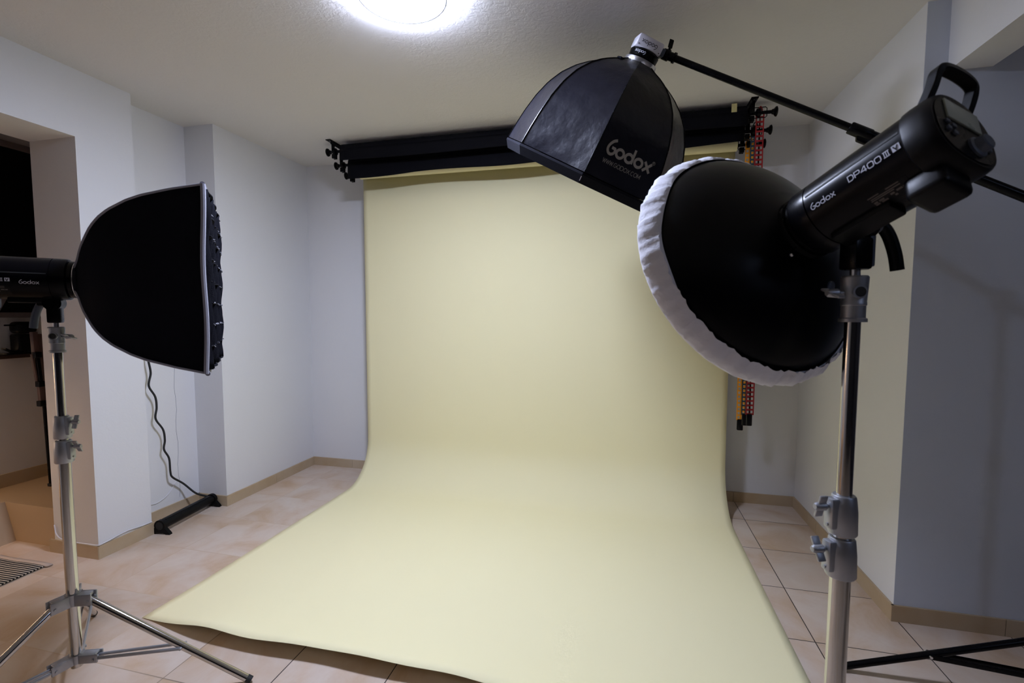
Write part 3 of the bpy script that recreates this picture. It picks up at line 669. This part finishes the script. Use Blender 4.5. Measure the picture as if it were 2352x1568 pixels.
def roll(i, label, mat):
    y, z, r = RY[i]; t = thing('backdrop_roll', label, 'backdrop', ((XL_+XE)/2, y, z), group='backdrop rolls')
    MB().lathe((XL_, y, z), (1, 0, 0), [(0, r), (.0005, r), (XE-XL_, r)], 40).build('paper_roll', mat, t)
    for sg in (-1, 1):
        expander(t, y, z, sg); MB().lathe((XL_ if sg < 0 else XE, y, z), (sg, 0, 0), [(-.001, .027), (.003, .027)], 24).build('core_end', 'core' if (i == 1 and sg < 0) else 'bmetal', t)
    return t
def flap(t, y0, ztop, drop, mat, wav, x0=XL_, x1=XE):
    rows = []; n = 60
    for j in range(6):
        row = []
        for i in range(n+1):
            s = i/n; x = x0+(x1-x0)*s; d = drop(s); row.append((x, y0-.004*sin(j/5*2)+.004*sin(s*9)*j/5, ztop-d*j/5))
        rows.append(row)
    MB().grid(rows).build('hanging_edge', mat, t, solid=.0012)
t1 = roll(0, 'front black backdrop roll nearest the lamp, with a cream tape tab', 'roll')
flap(t1, RY[0][0]-RY[0][2]-.001, RY[0][1], lambda s: .082+.004*sin(s*7), 'roll', 0)
MB().box((.585, RY[0][0]-.0455, RY[0][1]-.002), (.615, RY[0][0]-.0445, RY[0][1]+.05)).build('tape_tab', 'tape', t1, 0)
t2 = roll(1, 'middle black backdrop roll with a wavy lower edge', 'roll')
flap(t2, RY[1][0]-RY[1][2]-.001, RY[1][1], lambda s: .118-.020*min(1, s*5)+.010*sin(s*4.5)-.012*s+.006*sin(s*17), 'roll', 0)
t3 = roll(2, 'pale yellow paper backdrop unrolled down the wall and over the floor', 'paper')
y3, z3, r3 = RY[2]; yb = 3.466
path = [(yb, z3), (yb, 2.2), (yb, 1.8), (yb, 1.4), (yb, 1.0), (yb, .7), (yb, .5), (yb-.001, .36)]
rc = .30
for i in range(1, 13):
    a = (pi/2)*i/12; path.append((yb-rc*1.08*(1-cos(a)), .004+.335*(1-sin(a))))
path += [(3.05, .003), (2.8, .003), (2.5, .003), (2.2, .003), (2.0, .003), (1.9, .004), (1.8, .009), (1.72, .018), (1.65, .030), (1.58, .046), (1.515, .062)]
rows = []; nx = 72
for j, (y, z) in enumerate(path):
    row = []
    for i in range(nx+1):
        s = i/nx; x = XL_+(XE-XL_)*s; k = 0 if y > 1.95 else (1.95-y)/.435
        lift = min(1, max(.0, (s-.002)/.16)); lift = lift*lift*(3-2*lift); zz = z if k == 0 else .003+(z-.003)*lift*(1+.05*sin(s*19)+.04*sin(s*47+1))
        ye = y-(k**3)*(.004*sin(s*33)+.006*sin(s*11)) + (k**3)*.055*(1-lift)
        row.append((x-(.012*(1-lift)*k), ye, zz))
    rows.append(row)
MB().grid(rows).build('paper_sheet', 'paper', t3, smooth=80, solid=.0008)
def chain(x, y, zt, zb, mat, label, gap=.024):
    t = thing('hanging_chain', label, 'chain', (x, y, zt), group='backdrop chains'); c = MB(); w = .010; p = .0275
    for q in (-.5, .5):
        xs = x+q*gap
        for e in (-1, 1): c.box((xs+e*w-.0032, y-.002, zb), (xs+e*w+.0032, y+.002, zt))
        n = int((zt-zb)/p)
        for i in range(n+1): c.box((xs-w, y-.0022, zb+i*p), (xs+w, y+.0022, zb+i*p+.0105))
    for e in (-1, 1):
        c.tube([(x+gap/2*cos(a), y+e*w*.6, zt+.026*sin(a)) for a in [pi*i/10 for i in range(11)]], .0024, 6)
    for i in range(5):
        a = pi*(i+.5)/5; c.box((x+gap/2*cos(a)-.003, y-w*.6, zt+.026*sin(a)-.003), (x+gap/2*cos(a)+.003, y+w*.6, zt+.026*sin(a)+.003))
    c.build('chain_links', mat, t, 0)
    MB().box((x-gap/2-.008, y-.011, zb-.068), (x+gap/2+.004, y+.011, zb+.006), .005).build('chain_weight', 'black', t)
    return t
chain(.750, 3.418, 2.452, .640, 'orange', 'bright orange ladder chain hanging beside the yellow paper')
chain(.752, 3.194, 2.548, .722, 'red', 'dark red ladder chain, rightmost of the hanging chains', .020)
chain(.752, 3.297, 2.498, .700, 'teal', 'dark teal ladder chain hanging between the orange and red chains', .024)

# ------------------------------------------------------------------ tube heater with cord
hA, hB = V((-2.742, 2.235, 0)), V((-2.795, 2.655, 0)); hu = (hB-hA).normalized(); hs = V((hu.y, -hu.x, 0)); hz = .052
th = thing('tube_heater', 'long black tube on two small feet in the left wall recess', 'heater', (hA+hB)/2)
MB().cyl(hA+V((0, 0, hz)), hB+V((0, 0, hz)), .030, 32).build('tube', 'black', th)
MB().obox((hA+hB)/2+V((0, 0, hz+.024)), hu, hs, (0, 0, 1), ((hB-hA).length-.05, .030, .014), .003).build('top_strip', 'black', th)
for p in (hA, hB):
    f = MB(); q = []
    for i in range(17):
        a = -.35+(pi+.7)*i/16; q.append(p+hs*(.036*cos(a))+V((0, 0, hz+.036*sin(a))))
    poly = [p+hs*.066, p+hs*.062+V((0, 0, .010))]+q+[p-hs*.062+V((0, 0, .010)), p-hs*.066, p-hs*.040, p-hs*.020+V((0, 0, .008)), p+hs*.020+V((0, 0, .008)), p+hs*.040]
    f.prism([x-hu*.011 for x in poly], hu*.022); f.build('foot', 'black', th)
MB().cyl(hA-hu*.0125+V((0, 0, hz)), hA-hu*.0105+V((0, 0, hz)), .024, 28).build('end_cap', 'rubber', th)
cb = [(2.344, 1.30), (2.345, 1.18), (2.340, 1.10), (2.344, 1.044), (2.354, .969), (2.338, .891), (2.376, .815), (2.382, .744), (2.372, .673), (2.418, .593), (2.427, .520), (2.418, .462), (2.450, .393), (2.455, .300), (2.470, .258), (2.545, .190)]
kk = 2.885/2.91; pts = [(-2.885, y*kk, 1.344+(z-1.344)*kk) for y, z in cb]+[(-2.835, 2.565, .125), (-2.815, 2.620, .085), (-2.800, 2.662, .062), (-2.797, 2.662, .052)]
MB().tube(spline(pts, 6), .0062, 8).build('power_cord', 'rubber', th)
ck = MB(); ck.tube([(XREC+.0002, 2.535+.006*sin(i*1.7), .10+.075*i) for i in range(18)], .0011, 5); ck.build('hairline_crack', 'crack', bpy.data.objects['wall_left'])
# thin white cables along the skirting
tag(MB().tube(spline([(-3.10, 1.908, .16), (-3.085, 1.907, .105), (-3.03, 1.904, .083), (-2.95, 1.906, .078), (-2.86, 1.905, .080), (-2.783, 1.906, .082), (-2.782, 1.95, .080), (-2.783, 2.02, .088), (-2.783, 2.08, .090), (-2.782, 2.15, .083), (-2.784, 2.215, .079)], 6), .0028, 6).build('thin_cable', 'wire', None), 'thin white cable lying on the skirting round the pillar foot', 'cable')
tag(MB().tube(spline([(-2.930, 2.225, .150), (-2.930, 2.27, .160), (-2.930, 2.32, .128), (-2.930, 2.38, .122), (-2.930, 2.45, .150), (-2.930, 2.51, .215)], 6), .0022, 6).build('thin_cable', 'wire', None), 'thin white cable curling on the wall behind the black tube heater', 'cable')

# ------------------------------------------------------------------ corridor furniture and rug
rg = thing('striped_rug', 'black and white striped rug with beige hem on the doorway floor', 'rug', (-2.957, 1.80, 0))
rb = MB(); rows = []
for j in range(9):
    rows.append([(-2.975-.9*i/14, 1.775-.55*j/8, .006+.002*sin(i*1.3+j)) for i in range(15)])
rb.grid(rows); rb.build('woven_field', 'rug', rg, solid=.006)
MB().grid([[(-2.955-.92*i/14, 1.802-.028*j, .006+.002*sin(i*1.1+j*2)) for i in range(15)] for j in range(2)]).build('hem', 'hem', rg, solid=.006)
sf = thing('wall_shelf', 'dark wooden shelf with warm light under it beyond the doorway', 'shelf', (-3.87, 1.9, 1.075))
MB().box((-3.869, .3, 1.062), (-3.745, 2.46, 1.086), .002).build('board', 'wood', sf)
MB().box((-3.80, .2, 1.0605), (-3.75, 1.45, 1.0625)).build('light_strip', 'led', sf, 0)
MB().box((-3.866, 2.03, 1.0855), (-3.862, 2.09, 1.0872)).build('light_strip', 'led', sf, 0)
MB().box((-3.866, 2.02, 1.0610), (-3.858, 2.09, 1.0625)).build('light_strip', 'led', sf, 0)
bx = V((-3.80, 2.215, 1.087))
ap = thing('black_appliance', 'black appliance with a thin side arm standing on the shelf', 'appliance', bx)
MB().box(bx+V((-.045, -.028, .012)), bx+V((.045, .075, .125)), .012, 3).build('body', 'black', ap)
MB().box(bx+V((-.048, -.032, .128)), bx+V((.048, .080, .205)), .026, 4).build('top_hood', 'black', ap)
MB().obox(bx+V((.01, -.052, .183)), (0, 1, 0), (1, 0, 0), (0, 0, 1), (.055, .012, .010), .003).build('side_arm', 'black', ap)
MB().prism([bx+V((.0, -.02, .008)), bx+V((0, -.075, .030)), bx+V((0, -.095, .042)), bx+V((0, -.095, .034)), bx+V((0, -.05, .006))], (.04, 0, 0)).box(bx+V((-.04, -.09, 0)), bx+V((.04, .08, .007)), .002).build('curved_foot', 'black', ap)
fx = V((-3.60, 2.205, .229))
tp = thing('folded_tripod', 'folded tripod with brown upper legs leaning upright past the shelf end', 'tripod', fx)
def pp(y, z, x=0): return V((fx.x+x, y, z))
MB().obox(pp(2.174, 1.155), (0, .03, -1), (0, 1, .03), (1, 0, 0), (.15, .028, .030), .003).build('upper_leg', 'brown', tp)
MB().obox(pp(2.216, .985, -.022), (0, .03, -1), (0, 1, .03), (1, 0, 0), (.46, .034, .024), .003).build('rear_leg', 'brown', tp)
MB().obox(pp(2.184, 1.000, .004), (0, .06, -1), (0, 1, .06), (1, 0, 0), (.20, .018, .022), .002).build('middle_leg', 'black', tp)
MB().obox(pp(2.168, 1.000, -.006), (0, .10, -1), (0, 1, .10), (1, 0, 0), (.18, .010, .018), .002).build('middle_rail', 'brown', tp)
MB().obox(pp(2.187, .845, .004), (0, .02, -1), (0, 1, .02), (1, 0, 0), (.11, .024, .024), .003).build('lower_leg', 'brown', tp)
for z, y in ((1.085, 2.176), (.900, 2.184), (.776, 2.184)):
    MB().obox(pp(y, z, .010), (0, 0, 1), (0, 1, 0), (1, 0, 0), (.036, .036, .036), .004).build('leg_clamp', 'black', tp)
MB().cyl(pp(2.214, .229), pp(2.204, .79), .011, 16).build('foot_tube', 'bmetal', tp)
MB().box(pp(2.214, .229)+V((-.014, -.014, 0)), pp(2.214, .229)+V((.014, .014, .02)), .003).build('foot_tip', 'rubber', tp)

# ------------------------------------------------------------------ world, camera, output
w = bpy.data.worlds.new('studio'); scene.world = w; w.use_nodes = True
w.node_tree.nodes['Background'].inputs[0].default_value = (.5, .55, .65, 1); w.node_tree.nodes['Background'].inputs[1].default_value = .02
cam = bpy.data.cameras.new('camera'); co = bpy.data.objects.new('camera', cam); COL.objects.link(co)
f_px, pitch, yaw, roll_ = 1092.87, .0669, .2442, .0011
cam.sensor_width = 36; cam.sensor_fit = 'HORIZONTAL'; cam.lens = f_px*36/2352; cam.shift_x = 10.28/2352; cam.shift_y = 10.36/2352; cam.clip_start = .02
cam.dof.use_dof = True; cam.dof.focus_distance = 2.6; cam.dof.aperture_fstop = 5.6
fw = V((-sin(yaw)*cos(pitch), cos(yaw)*cos(pitch), -sin(pitch))); rt = V((cos(yaw), sin(yaw), 0)); up = rt.cross(fw)
r2 = rt*cos(roll_)+up*sin(roll_); u2 = up*cos(roll_)-rt*sin(roll_)
mm = M((r2, u2, -fw)).transposed().to_4x4(); mm.translation = (0, 0, 1.3439); co.matrix_world = mm
scene.camera = co
scene.view_settings.view_transform = 'Standard'; scene.view_settings.look = 'None'; scene.view_settings.gamma = 1; scene.view_settings.exposure = .63
scene.view_settings.use_curve_mapping = False
